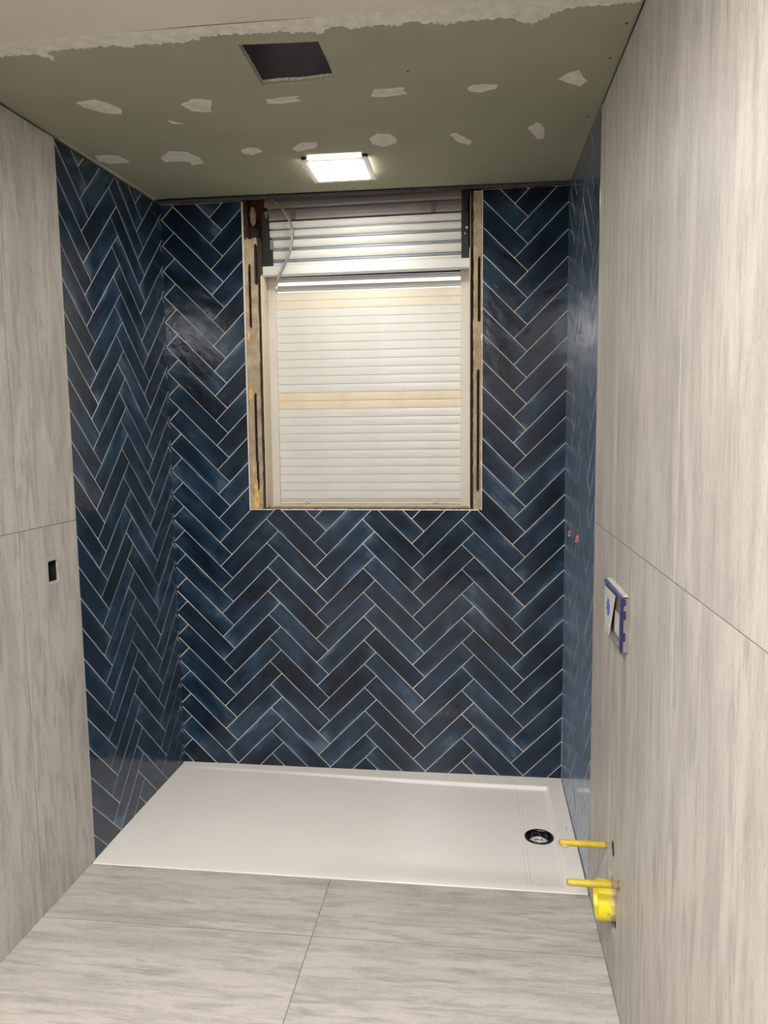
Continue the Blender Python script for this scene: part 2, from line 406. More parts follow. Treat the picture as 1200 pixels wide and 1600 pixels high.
def tile_mesh(parent, poly, P):
    """poly in wall (s,t) coordinates, CCW; P(s,t,n)->xyz; builds in the tile's own frame"""
    (cs, ct), ang = poly[1], poly[2]; pts = clean(poly[0])
    if len(pts) < 3 or area(pts) < 6e-5: return
    ca, sa = math.cos(ang), math.sin(ang)
    tx, ty, lift = random.gauss(0, .0022), random.gauss(0, .0022), random.uniform(-.0001, .0003)
    O = Vector(P(cs, ct, 0)); ex = (Vector(P(cs+ca, ct+sa, 0))-O).normalized(); ey = (Vector(P(cs-sa, ct+ca, 0))-O).normalized()
    ez = ex.cross(ey).normalized(); ey = ez.cross(ex)
    loc2 = [((s-cs)*ca+(t-ct)*sa, -(s-cs)*sa+(t-ct)*ca) for s, t in pts]
    bm = bmesh.new()
    h = lambda u, v: lift+max(-.0003, min(.0006, tx*u+ty*v))
    top = inset(loc2, .0009)
    a = [bm.verts.new((u, v, -.006)) for u, v in loc2]
    b = [bm.verts.new((u, v, h(u, v)-.0005)) for u, v in loc2]
    c = [bm.verts.new((u, v, h(u, v))) for u, v in top]
    n = len(loc2)
    for i in range(n):
        j = (i+1) % n
        bm.faces.new((a[i], a[j], b[j], b[i])); bm.faces.new((b[i], b[j], c[j], c[i]))
    bm.faces.new(c)
    mt = Matrix(((ex.x, ey.x, ez.x, O.x), (ex.y, ey.y, ez.y, O.y), (ex.z, ey.z, ez.z, O.z), (0, 0, 0, 1)))
    return link('herringbone_tile', bm, M['glaze'], parent, matrix=mt)
R2 = 2**.5
def herringbone(parent, P, s0, s1, t0, t1fn, A, opening=None):
    p = (1/R2, -1/R2); q = (1/R2, 1/R2)
    for i in range(-6, 8):
        for j in range(-40, 40):
            ax, ay = A[0]+i*LT*R2, A[1]-j*WT*R2
            if not (s0-.6 < ax < s1+.6 and -.7 < ay < 3.3): continue
            for kind in (0, 1):
                g = GR/2
                if kind == 0: r = (-LT+g, -g, -WT+g, -g); ang = -math.pi/4
                else: r = (g, WT-g, -WT+g, LT-WT-g); ang = math.pi/4
                c4 = [(r[0], r[2]), (r[1], r[2]), (r[1], r[3]), (r[0], r[3])]
                poly = [(ax+a*p[0]+b*q[0], ay+a*p[1]+b*q[1]) for a, b in c4]
                cs = sum(v[0] for v in poly)/4; ct = sum(v[1] for v in poly)/4
                for nx, ny, cc in ((-1, 0, -s0), (1, 0, s1), (0, -1, -t0)):
                    poly = clip(poly, nx, ny, cc)
                    if not poly: break
                if not poly: continue
                ta, tb = t1fn(s0), t1fn(s1); sl = (tb-ta)/(s1-s0); poly = clip(poly, -sl, 1, ta-sl*s0)
                if len(poly) < 3: continue
                if opening is None: tile_mesh(parent, (poly, (cs, ct), ang), P); continue
                x0, x1, z = opening
                L, mid = clip(poly, 1, 0, x0), clip(poly, -1, 0, -x0)
                Rr = clip(mid, -1, 0, -x1) if mid else []; mid = clip(mid, 1, 0, x1) if mid else []
                mid = clip(mid, 0, 1, z) if mid else []
                def merge(A1, B1, x):      # A1 touches x with its right side, B1 with its left side
                    A1, B1 = clean(A1), clean(B1)
                    if len(A1) < 3 or area(A1) < 1e-6: return [B1] if len(B1) > 2 else []
                    if len(B1) < 3 or area(B1) < 1e-6: return [A1]
                    on = lambda v: abs(v[0]-x) < 1e-6
                    ia = [k for k in range(len(A1)) if on(A1[k]) and on(A1[(k+1) % len(A1)])]
                    ib = [k for k in range(len(B1)) if on(B1[k]) and on(B1[(k+1) % len(B1)])]
                    if not ia or not ib: return [A1, B1]
                    a0 = ia[0]; b0 = ib[0]
                    seq = [A1[(a0+1+k) % len(A1)] for k in range(len(A1))]      # starts at upper pt, ends at lower pt
                    sb = [B1[(b0+1+k) % len(B1)] for k in range(len(B1))]        # starts at lower pt, ends at upper pt
                    return [clean(seq+sb[1:] if (Vector(sb[-1])-Vector(seq[0])).length > 2e-4 else seq+sb[1:-1])]
                parts = merge(L, mid, x0)
                if Rr and len(Rr) > 2:
                    out = []; done = False
                    for k in parts:
                        if not done and any(abs(v[0]-x1) < 1e-6 for v in k): out += merge(k, Rr, x1); done = True
                        else: out.append(k)
                    parts = out if done else out+[Rr]
                for k in parts:
                    if len(k) > 2: tile_mesh(parent, (k, (cs, ct), ang), P)
herringbone(wall_back, lambda s, t, n: (s, -n, t), -.016, W-.0005, .003, lambda s: 2.519, (.26071, 1.09677+20*PY), (OX0, OX1, OZ))
herringbone(wall_left, lambda s, t, n: (LX(s, t)+n, s, t), YB+.0005, .004, .003, lambda s: CZ(0, s)-.013, (-.18889, 2.40155))
herringbone(wall_right, lambda s, t, n: (RX(-s, t)-n, -s, t), -.004, -YB-.0045, .003, lambda s: CZ(W, -s)-.010, (.262, 2.183))

# ------------------------------------------------------------------ ceiling
cf = lambda u, v, d: (u, v, CZ(u, v)+d)
vent = [(.759, -1.093), (.820, -1.098), (.870, -1.095), (.966, -1.108), (.968, -1.20), (.966, -1.317), (.87, -1.322), (.766, -1.329), (.764, -1.25)]
ceiling = tag(solid('ceiling', cf, [(-.05, YR), (W-.003, YR), (W-.003, -.05), (-.012, -.05), (-.05, -.6)], [vent], .0125, M['green']), kind='structure')
# gypsum edge of the cut-out
bm = bmesh.new(); n = len(vent)
for i in range(n):
    a, b = Vector(vent[i]), Vector(vent[(i+1) % n]); k = max(2, int((b-a).length/.006))
    prev = None
    for j in range(k+1):
        pnt = a.lerp(b, j/k); c = Vector((.865, -1.21)); d = (c-pnt).normalized()*random.uniform(.0005, .0035)
        lo = bm.verts.new((pnt.x-d.x*1.2, pnt.y-d.y*1.2, CZ(*pnt)-.0006)); up = bm.verts.new((pnt.x+d.x, pnt.y+d.y, CZ(*pnt)+.013))
        if prev: bm.faces.new((prev[0], lo, up, prev[1]))
        prev = (lo, up)
link('cutout_edge', bm, M['gypsum'], ceiling)
def shell(name, parent, m, x0, x1, y0, y1, z0, z1, open_low, t=.03):
    """box of slabs open at its bottom (or top)"""
    bm = bmesh.new()
    box(bm, x0-t, x0, y0-t, y1+t, z0, z1); box(bm, x1, x1+t, y0-t, y1+t, z0, z1); box(bm, x0, x1, y0-t, y0, z0, z1); box(bm, x0, x1, y1, y1+t, z0, z1)
    if open_low: box(bm, x0-t, x1+t, y0-t, y1+t, z1, z1+t)
    else: box(bm, x0-t, x1+t, y0-t, y1+t, z0-t, z0)
    return link(name, bm, m, parent)
shell('sky_seal_upper', ceiling, M['cavity'], -.19, W+.19, YR-.13, .31, 2.30, 2.86, True)  # unseen shell added to keep sky light out above the ceiling
shell('ceiling_void', ceiling, M['cavity'], .60, 1.13, -1.55, -1.03, 2.512, 2.66, True, .02)
shell('sky_seal_lower', floor, M['shadowgap'], -.19, W+.19, YR-.13, .31, -.12, .04, False)  # unseen shell added to keep sky light out below the floor
# filler patches over the screw heads
patches = [
 [(0.186,-1.058),(0.252,-1.071),(0.281,-1.034),(0.296,-0.993),(0.278,-0.956),(0.233,-0.968),(0.191,-1.024)],
 [(0.485,-0.999),(0.532,-1.034),(0.584,-1.017),(0.550,-0.930),(0.499,-0.948)],
 [(0.744,-0.998),(0.802,-1.007),(0.846,-1.010),(0.831,-0.989),(0.845,-0.973),(0.780,-0.959),(0.740,-0.970)],
 [(1.051,-0.984),(1.066,-1.021),(1.111,-1.019),(1.152,-1.022),(1.146,-1.001),(1.155,-0.977),(1.086,-0.965),(1.050,-0.970)],
 [(1.327,-0.991),(1.346,-1.010),(1.413,-1.004),(1.410,-0.974),(1.364,-0.955),(1.331,-0.969)],
 [(1.578,-1.013),(1.605,-1.049),(1.629,-1.062),(1.642,-1.024),(1.661,-0.988),(1.643,-0.953),(1.603,-0.988)],
 [(0.011,-0.614),(0.052,-0.614),(0.093,-0.601),(0.101,-0.529),(0.027,-0.519),(-0.004,-0.553)],
 [(0.229,-0.559),(0.289,-0.618),(0.342,-0.603),(0.366,-0.545),(0.359,-0.474),(0.309,-0.460),(0.316,-0.496),(0.287,-0.507),(0.227,-0.509)],
 [(0.537,-0.592),(0.571,-0.613),(0.600,-0.602),(0.606,-0.562),(0.563,-0.535),(0.534,-0.553)],
 [(0.716,-0.578),(0.760,-0.629),(0.815,-0.627),(0.804,-0.577),(0.728,-0.543)],
 [(0.999,-0.641),(1.030,-0.678),(1.071,-0.666),(1.084,-0.628),(1.084,-0.585),(1.035,-0.548),(0.999,-0.579)],
 [(1.266,-0.630),(1.285,-0.645),(1.339,-0.558),(1.328,-0.522),(1.289,-0.554)],
 [(1.519,-0.650),(1.542,-0.696),(1.560,-0.677),(1.574,-0.630),(1.579,-0.546),(1.558,-0.543)],
 [(0.396,-0.887),(0.437,-0.853),(0.401,-0.859)],
 [(0.532,-0.828),(0.546,-0.781),(0.538,-0.794)]]
def jag(pts, amp, step, closed=True):
    out = []; n = len(pts)
    for i in range(n if closed else n-1):
        a, b = Vector(pts[i]), Vector(pts[(i+1) % n]); k = max(1, int((b-a).length/step)); nn = Vector((-(b-a).y, (b-a).x)).normalized()
        for j in range(k):
            out.append(tuple(a.lerp(b, j/k)+nn*(random.uniform(-amp, amp) if j else 0)))
    if not closed: out.append(pts[-1])
    return out
for pp in patches:
    solid('filler_patch', lambda u, v, d: (u, v, CZ(u, v)-.0009+d), jag(pp, .0022, .012), [], .0012, M['filler'], ceiling)
band = [(0.148,-1.358),(0.218,-1.358),(0.250,-1.353),(0.275,-1.314),(0.277,-1.361),(0.328,-1.370),(0.387,-1.368),(0.465,-1.373),(0.492,-1.359),(0.562,-1.366),(0.643,-1.364),(0.716,-1.386),(0.749,-1.387),(0.857,-1.375),(0.890,-1.382),(0.910,-1.367),(0.936,-1.376),(0.979,-1.357),(1.008,-1.384),(1.031,-1.386),(1.051,-1.368),(1.137,-1.377),(1.166,-1.367),(1.198,-1.383),(1.287,-1.355),(1.332,-1.367),(1.436,-1.364),(1.459,-1.345),(1.483,-1.327),(1.537,-1.378),(1.565,-1.391),(1.635,-1.392),(1.698,-1.396),(1.719,-1.396)]
edge = jag([(-.04, -1.350), (.06, -1.352)]+band, .0065, .006, False)
solid('filler_band', lambda u, v, d: (u, v, CZ(u, v)-.0010+d), edge+[(1.719, -1.56), (1.2, -1.50), (.9, -1.475), (.5, -1.47), (-.04, -1.46)], [], .0013, M['filler'], ceiling)
solid('plaster_skim', lambda u, v, d: (u, v, CZ(u, v)-.0016+d), jag([(-.045, -1.425), (.2, -1.43), (.534, -1.431), (.685, -1.433), (.865, -1.434), (1.1, -1.44), (1.4, -1.46), (1.719, -1.47)], .0015, .02, False)+[(1.719, YR), (-.045, YR)], [], .0019, M['skim'], ceiling)
solid('crack', lambda u, v, d: (u, v, CZ(u, v)-.0019+d), [(.534, -1.433), (.685, -1.4335), (.865, -1.4345), (.985, -1.435), (.865, -1.4375), (.685, -1.4375)], [], .0006, M['umber'], ceiling)
for x, y in ((1.708, -1.30), (1.700, -1.12), (-.005, -.80), (.505, -.068), (.85, -.075), (1.385, -.07), (1.17, -1.12), (.40, -.066), (1.70, -.72)):
    bm = bmesh.new(); lathe(bm, [(0.0001, -.0014), (.0035, -.0012), (.0042, .001)], 0, 0, 0, 8)
    link('screw_head', bm, M['black'], ceiling, matrix=loc(x, y, CZ(x, y)))
# edge bead over the blue tiles, left
quadslab('edge_bead', M['green'], [(LX(-.06, 2.5)+.001, -.06, CZ(0, -.06)-.008), (LX(-.80, 2.5)+.001, -.80, CZ(0, -.80)-.004), (LX(-.80, 2.5)+.008, -.80, CZ(0, -.80)-.0005), (LX(-.06, 2.5)+.012, -.06, CZ(0, -.06)-.0005)], (-.02, 0, .002), ceiling)

# metal channel closing the gap between board and back wall
tr = tag(boxo('trim_1', M['darkmet'], (-.013, W, -.048, -.010, 2.5345, 2.560)), kind='structure')
boxo('channel_lip', M['lip'], (.012, W-.004, -.013, -.0075, 2.5215, 2.5345), tr)
boxo('channel_lip', M['darkmet'], (-.01, W-.002, -.050, -.047, 2.531, 2.562), tr)
for x in (.46, .79, 1.37):
    bm = bmesh.new(); lathe(bm, [(.0001, -.003), (.004, -.002), (.005, 0)], 0, 0, 0, 10); link('screw_head', bm, M['zinc'], tr, matrix=loc(x, -.03, 2.5345))

# ------------------------------------------------------------------ window opening: render strips, gaps, reveals, sill
def rough_strip(x0, x1, z0, z1, slots, broken_top=0, seed=1, name='render_strip'):
    rnd = random.Random(seed); bm = bmesh.new()
    nx, nz = max(6, int((x1-x0)/.0028)), int((z1-z0)/.007)
    cols = []
    jl = [0]*(nz+1); jr = [0]*(nz+1); a = b = 0
    for k in range(nz+1):
        a = a*.75+rnd.uniform(-.0012, .0012); b = b*.75+rnd.uniform(-.0012, .0012); jl[k], jr[k] = a, b
    for k in range(nz+1):
        row = []
        for i in range(nx+1):
            f = i/nx; x = x0+(x1-x0)*f+(jl[k] if i == 0 else 0)+(jr[k] if i == nx else 0)
            z = z0+(z1-z0)*k/nz
            if broken_top and k == nz: z += rnd.uniform(-broken_top, broken_top)
            y = .011+rnd.uniform(-.0012, .0012)+(.004 if i in (0, nx) else 0)
            for sx0, sx1, sz0, sz1 in slots:
                if sx0 <= x <= sx1 and sz0 <= z <= sz1: y = .024
            row.append(bm.verts.new((x, y, z)))
        cols.append(row)
    bm.verts.ensure_lookup_table()
    for k in range(nz):
        for i in range(nx):
            f = bm.faces.new((cols[k][i], cols[k][i+1], cols[k+1][i+1], cols[k+1][i]))
            if sum(v.co.y > .020 for v in f.verts) >= 2: f.material_index = 1
    # give it thickness
    g = bmesh.ops.extrude_face_region(bm, geom=list(bm.faces))
    for v in [e for e in g['geom'] if isinstance(e, bmesh.types.BMVert)]: v.co.y = .10
    bmesh.ops.recalc_face_normals(bm, faces=bm.faces)
    return link(name, bm, [M['plaster'], M['dirt_shade']], wall_back)
s = rough_strip(OX0+.002, .4085, OZ+.001, 2.366, [(.369, .3775, 1.99, 2.255), (.399, .4065, 2.17, 2.34), (.381, .389, 1.40, 1.70), (.385, .393, 1.285, 1.41)], .006, 3)
rough_strip(1.341, OX1-.002, OZ+.001, ZT, [(1.359, 1.3675, 1.99, 2.252), (1.3565, 1.365, 1.275, 1.79)], 0, 5)
# gaps either side and behind, their shade painted as dark fill
boxo('gap_shade', M['dirt_shade'], (.4085, .4215, .022, .14, OZ, 2.37), wall_back)
boxo('gap_shade', M['dirt_shade'], (1.3285, 1.341, .028, .14, OZ, ZT), wall_back)
# reveals (old cream boards) - left one is seen along its depth
def reveal(x0, x1, z1, seed, y0=.016):
    rnd = random.Random(seed); bm = bmesh.new(); n = 60; rows = []
    for k in range(n+1):
        z = OZ+.006+(z1-OZ-.006)*k/n; e = rnd.uniform(-.0012, .0012)
        yy = y0+e
        if z > z1-.012: yy = y0+.03*(z-(z1-.012))/.012
        rows.append([bm.verts.new((x0, yy, z)), bm.verts.new((x1, yy, z)), bm.verts.new((x1, .135, z)), bm.verts.new((x0, .135, z))])
    for q, r in zip(rows, rows[1:]):
        for i in range(4): bm.faces.new((q[i], q[(i+1) % 4], r[(i+1) % 4], r[i]))
    bm.faces.new(rows[0]); bm.faces.new(rows[-1][::-1]); bmesh.ops.recalc_face_normals(bm, faces=bm.faces)
    return link('reveal_board', bm, M['reveal'], wall_back)
reveal(.4215, .4245, 2.222, 4); reveal(1.3225, 1.3275, 2.300, 9, .012)
# brick pocket above the broken strip, left
bm = bmesh.new()
box(bm, OX0, .423, .095, .12, 2.350, 2.56); box(bm, OX0, OX0+.012, .014, .10, 2.37, 2.53)
link('brick_pocket', bm, M['brick'], wall_back)
bm = bmesh.new(); bmesh.ops.create_icosphere(bm, subdivisions=3, radius=1)
for v in bm.verts: v.co = Vector((.384+v.co.x*.014*(1+.1*math.sin(9*v.co.z)), .052+v.co.y*.02, 2.470+v.co.z*.04+random.uniform(-.001, .001)))
link('mortar_lump', bm, M['dust'], wall_back)
boxo('gap_shade', M['shadowgap'], (.366, .423, .080, .095, 2.36, 2.425), wall_back)  # dark fill painting the shade low in the pocket
# foam lumps
def foam(cx, cz, rx, rz, seed, taper=0, yy=.0115):
    rnd = random.Random(seed); bm = bmesh.new(); bmesh.ops.create_icosphere(bm, subdivisions=4, radius=1)
    ph = [rnd.uniform(0, 6) for _ in range(6)]
    for v in bm.verts:
        c = v.co.copy(); f = 1+.16*math.sin(5*c.z+ph[0])*math.cos(4*c.x+ph[1])+.12*math.sin(11*c.z+ph[2]+6*c.x)+rnd.uniform(-.05, .05)
        wdt = 1-taper*(c.z*.5+.5)
        v.co = Vector((cx+c.x*rx*f*wdt, yy+c.y*.006*f, cz+c.z*rz*f))
    return link('foam_lump', bm, M['foam'], wall_back)
foam(.3615, 1.955, .006, .020, 1); foam(.365, 1.70, .0085, .038, 2); foam(.369, 1.365, .005, .022, 3); foam(.378, 1.262, .018, .062, 4, .65); foam(.374, 1.205, .016, .012, 5)
# sill bed and its ragged front
def ragged_rail(y0, y1, z0, z1, amp, seed, m, name):
    rnd = random.Random(seed); bm = bmesh.new(); n = 170; rows = []; e = 0
    for k in range(n+1):
        x = OX0+.006+(OX1-OX0-.012)*k/n; e = e*.6+rnd.uniform(-amp, amp)
        rows.append([bm.verts.new((x, y0+rnd.uniform(-.001, .001), z0)), bm.verts.new((x, y1, z0)), bm.verts.new((x, y1, z1)), bm.verts.new((x, y0+.001, z1+e))])
    for q, r in zip(rows, rows[1:]):
        for i in range(4): bm.faces.new((q[i], q[(i+1) % 4], r[(i+1) % 4], r[i]))
    bm.faces.new(rows[0][::-1]); bm.faces.new(rows[-1]); bmesh.ops.recalc_face_normals(bm, faces=bm.faces)
    return link(name, bm, m, wall_back)
ragged_rail(.012, .050, OZ-.02, 1.1962, .0022, 3, M['brown'], 'sill_bed')
ragged_rail(.050, .100, OZ-.02, 1.1920, .0022, 4, M['dirt_shade'], 'sill_bed')
ragged_rail(.078, .100, OZ-.02, 1.1985, .0014, 8, M['plaster'], 'sill_lip')
boxo('sill_board', M['reveal'], (.425, 1.3225, .112, .14, 1.19, 1.2045), wall_back)
boxo('gap_shade', M['dirt_shade'], (.425, 1.3225, .100, .112, 1.17, 1.190), wall_back)  # dark fill painting the shade in the groove before the sill board
# thin pale bead round the opening (cut tile edge)
def bead(p0, p1, wv, seed):
    rnd = random.Random(seed); bm = bmesh.new(); p0, p1, wv = Vector(p0), Vector(p1), Vector(wv); n = int((p1-p0).length/.012); rows = []
    for k in range(n+1):
        p = p0.lerp(p1, k/n); w_ = wv*rnd.uniform(.8, 1.25)
        rows.append([bm.verts.new((p.x, -.0003, p.z)), bm.verts.new((p.x+w_.x, -.0003, p.z+w_.z)), bm.verts.new((p.x+w_.x, .02, p.z+w_.z)), bm.verts.new((p.x, .02, p.z))])
    for q, r in zip(rows, rows[1:]):
        for i in range(4): bm.faces.new((q[i], q[(i+1) % 4], r[(i+1) % 4], r[i]))
    bmesh.ops.recalc_face_normals(bm, faces=bm.faces)
    return link('edge_bead', bm, M['bead'], wall_back)
bead((OX0-.001, 0, OZ-.003), (OX0-.001, 0, ZT), (.0042, 0, 0), 1)
bead((OX1+.001, 0, OZ-.003), (OX1+.001, 0, ZT), (-.0035, 0, 0), 2)
bead((OX0, 0, OZ-.0035), (OX1, 0, OZ-.0035), (0, 0, .0036), 3)
boxo('angle_profile', M['zinc'], (1.3255, 1.3285, .010, .016, 2.20, 2.521), wall_back)

# ------------------------------------------------------------------ roller shutter
SH = empty('roller_shutter', (.873, .15, 1.205))
tag(SH, 'white roller shutter with its roll left exposed in the stripped window opening', 'shutter')
def sp(name, bm, m, smooth=False, parent=None):
    o = link(name, bm, m, parent or SH, smooth)
    if parent is None: shift(o, SH)
    return o
def sbox(name, m, *b, bev=0, parent=None):
    bm = bmesh.new(); box(bm, *b, bev=bev); return sp(name, bm, m, parent=parent)
X0, X1, PIT_S = .4555, 1.2875, .03712
# slat profile: gently bulged towards the room with a faint crease in the middle
prof = [(.0022, .0001), (.0003, .0004), (-.0002, .004), (-.0005, .011), (-.0005, .0165), (-.0003, .0178), (-.0005, .0192), (-.0004, .026), (-.0001, .031), (.0002, .0364), (.0022, .0367)]
def slat_bm(x0, x1, prof):
    bm = bmesh.new(); a = [bm.verts.new((x0, y, z)) for y, z in prof]; b = [bm.verts.new((x1, y, z)) for y, z in prof]
    for i in range(len(prof)-1): bm.faces.new((a[i], b[i], b[i+1], a[i+1]))
    c = [bm.verts.new((x, y, z)) for x in (x0, x1) for y, z in ((.011, prof[-1][1]), (.011, prof[0][1]))]
    bm.faces.new(a+[c[0], c[1]]); bm.faces.new((b+[c[2], c[3]])[::-1]); bm.faces.new((c[1], c[0], c[2], c[3]))
    bm.faces.new((a[0], c[1], c[3], b[0])); bm.faces.new((a[-1], b[-1], c[2], c[0]))
    bmesh.ops.recalc_face_normals(bm, faces=bm.faces)
    return bm
proto = link('slat', slat_bm(X0, X1, prof), M['whitem'], SH); base = proto.data
Z0, YS = 1.2285, .131
variants = {}
for key in ('creamslat', 'tanslat'):
    me = base.copy(); me.materials.clear(); me.materials.append(M[key]); variants[key] = me
for k in range(25):
    o = proto if k == 0 else proto.copy()
    if k: COL.objects.link(o); o.parent = SH
    zz = Z0+k*PIT_S
    if 1.635 < zz+.018 < 1.702: o.data = variants['tanslat']
    elif zz > 2.08 and zz < 2.19: o.data = variants['creamslat']
    o.location = off(SH)+Vector((0, YS+random.uniform(-.0002, .0002), zz))
# two spread lamellae under the header with daylight showing between them
for za, h, y in ((2.1615, .0245, .131), (2.2005, .018, .128)):
    bm = slat_bm(X0, X1, [(.006, 0), (.0005, .0008), (-.0010, h*.35), (-.0004, h*.75), (.0035, h)])
    for v in bm.verts: v.co += Vector((0, y, za))
    sp('slat', bm, M['whitem'])
sbox('slat_light_block', M['greyslat'], X0-.003, X1+.003, .146, .150, 1.2, 2.1565)  # sheet added behind the slats to block daylight leaking through their joints
# end bar with two stops
bm = slat_bm(X0, X1, [(.006, 0), (-.003, .0015), (-.0035, .0125), (.0045, .0127), (.0045, .0155), (-.0035, .0157), (-.0035, .0215), (.006, .0225)])
for v in bm.verts: v.co += Vector((0, YS, 1.2052))
sp('end_bar', bm, M['whitem'])
for x in (.586, 1.173):
    st = sbox('stopper', M['whitem'], x-.014, x+.014, .119, .131, 1.2100, 1.2270, bev=.0015)
    bm = bmesh.new(); lathe(bm, [(.0001, -.001), (.0028, -.0008), (.003, .002)], 0, 0, 0, 10, axis='x')
    o = link('screw_head', bm, M['darkmet'], st, matrix=Matrix.Translation((x, .1185, 1.218)) @ Matrix.Rotation(math.pi/2, 4, 'Z'))
# guides
def guide(x0, x1):
    bm = bmesh.new(); box(bm, x0, x1, .1195, .160, 1.204, 2.262, bev=.001)
    g = sp('guide_rail', bm, M['guide'])
guide(.4245, X0+.0035); guide(X1-.003, 1.3225)
# header: front face, angled underside
bm = bmesh.new(); x0, x1 = .4245, 1.3215
pr = [(.045, 2.219), (.045, 2.2545), (.060, 2.2545), (.125, 2.250), (.125, 2.236), (.118, 2.222), (.060, 2.2135), (.050, 2.2140)]
a = [bm.verts.new((x0, y, z)) for y, z in pr]; b = [bm.verts.new((x1, y, z+.004)) for y, z in pr]
for i in range(len(pr)): bm.faces.new((a[i], a[(i+1) % len(pr)], b[(i+1) % len(pr)], b[i]))
bm.faces.new(a[::-1]); bm.faces.new(b); bmesh.ops.recalc_face_normals(bm, faces=bm.faces)
sp('header_rail', bm, M['whitem'])
# rolled part above: lamellae hanging over the roll
rows = [(2.2540, 2.2770, .080), (2.2790, 2.3245, .073), (2.3270, 2.3700, .067), (2.3735, 2.4090, .062), (2.4115, 2.4450, .060)]
for i, (za, zb, y) in enumerate(rows):
    h = zb-za; hg = .0085 if i in (1, 2) else (.006 if i == 3 else (.003 if i else 0))
    tilt = .012-.004*i
    pf = [(.012, hg), (.0, hg+.0008), (-.004, hg+(h-hg)*.25), (-.0052, hg+(h-hg)*.55), (-.0035, hg+(h-hg)*.85), (.002, h-.001), (.012, h)]
    pf = [(yy+zz_*-.10, zz_) for yy, zz_ in pf]
    bm = slat_bm(X0+.010 if i < 3 else X0-.008, 1.2885, pf)
    for v in bm.verts: v.co += Vector((0, y, za+(v.co.x-.47)*.0065))
    o = sp('roll_slat', bm, M['whitem'])
    if hg:
        bm = bmesh.new(); box(bm, X0+.010, 1.2885, y+.004, y+.012, za-.002, za+hg+.002)
        for v in bm.verts: v.co.z += (v.co.x-.47)*.0065
        sp('slat_hinge', bm, M['hinge'])
        for hx in (.565, 1.169):
            bm = bmesh.new(); box(bm, hx-.009, hx+.009, y-.001, y+.006, za+.001, za+hg-.0015, bev=.001)
            for v in bm.verts: v.co.z += (v.co.x-.47)*.0065
            sp('hinge_clip', bm, M['greyslat'])
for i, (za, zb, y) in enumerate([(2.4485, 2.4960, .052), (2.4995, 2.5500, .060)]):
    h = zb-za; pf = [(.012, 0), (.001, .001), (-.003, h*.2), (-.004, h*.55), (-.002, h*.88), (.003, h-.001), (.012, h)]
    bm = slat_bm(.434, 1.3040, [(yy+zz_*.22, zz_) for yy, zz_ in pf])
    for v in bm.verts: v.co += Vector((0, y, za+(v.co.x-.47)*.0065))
    sp('roll_slat', bm, M['greyslat'])  # shade over these upper rows is put into their grey colour
for x in (.567, 1.170):
    zc = 2.462+(x-.47)*.0065; sbox('locking_strap', M['umber'], x-.008, x+.008, .0445, .060, zc-.013, zc+.022)
boxz = lambda *b: sbox('box_lining', M['shadowgap'], *b)
boxz(.30, 1.42, .150, .160, 2.225, 2.60)
sbox('roll_gap_shade', M['black'], .44, 1.30, .085, .12, 2.26, 2.56)  # black block painting the shade between the roll slats
# end plates
sbox('end_plate', M['black'], .4245, .4570, .048, .150, 2.2560, 2.475)
sbox('end_plate', M['black'], 1.2895, 1.3190, .044, .150, 2.2600, 2.56)
sbox('end_bracket', M['black'], .4570, .4680, .055, .066, 2.2560, 2.3270)
sbox('end_bracket', M['greyslat'], .4570, .4720, .058, .066, 2.3270, 2.3700)
sbox('bearing', M['darkmet'], .4270, .4500, .060, .085, 2.475, 2.515, bev=.004)
sbox('bearing', M['darkmet'], 1.3000, 1.3170, .036, .046, 2.445, 2.498, bev=.003)
sbox('bearing_hook', M['greyslat'], .4400, .4500, .046, .056, 2.458, 2.482, bev=.003)
for x, z, r in ((1.3125, 2.3835, .0055), (1.3045, 2.3590, .0035)):
    bm = bmesh.new(); bmesh.ops.create_icosphere(bm, subdivisions=2, radius=r)
    for v in bm.verts: v.co += Vector((x, .044, z))+Vector([random.uniform(-.0008, .0008) for _ in range(3)])
    sp('plaster_blob', bm, M['bead'])

# ------------------------------------------------------------------ loose cable
cb = empty('electric_cable', (.484, .03, 2.53)); tag(cb, 'loose thin cable with beige and blue sheath hanging in front of the shutter roll', 'cable')
wp = [(0.474,.02,2.545),(0.484,.028,2.53),(0.519,.02,2.493),(0.547,.012,2.452),(0.563,.008,2.412),(0.568,.006,2.385),(0.565,.006,2.345),(0.555,.008,2.305),(0.534,.012,2.26),(0.513,.018,2.226),(0.492,.024,2.186),(0.486,.028,2.164)]
def spline(p, n=5):
    out = []; p = [Vector(v) for v in p]
    for i in range(len(p)-1):
        a, b, c, d = p[max(i-1, 0)], p[i], p[i+1], p[min(i+2, len(p)-1)]
        for k in range(n):
            t = k/n; out.append(.5*((2*b)+(-a+c)*t+(2*a-5*b+4*c-d)*t*t+(-a+3*b-3*c+d)*t**3))
    return out+[p[-1]]
wl = spline(wp)
for nm, m, dx, r in (('beige_strand', 'wirea', 0, .0034), ('blue_strand', 'wireb', .0052, .0024)):
    bm = bmesh.new(); tube(bm, [v+Vector((dx*math.sin(min(1, i/12)*1.57), .001, 0)) for i, v in enumerate(wl)], r, 8); shift(link(nm, bm, M[m], cb, True), cb)
bm = bmesh.new(); tube(bm, spline([(0.488,.027,2.170),(0.484,.030,2.156),(0.470,.034,2.138),(0.450,.038,2.123),(0.4285,.045,2.112)]), .0022, 8); shift(link('bare_end', bm, M['bead'], cb, True), cb)
bm = bmesh.new(); box(bm, .482, .493, .024, .032, 2.152, 2.163, bev=.002); shift(link('tape_wrap', bm, M['bead'], cb), cb)

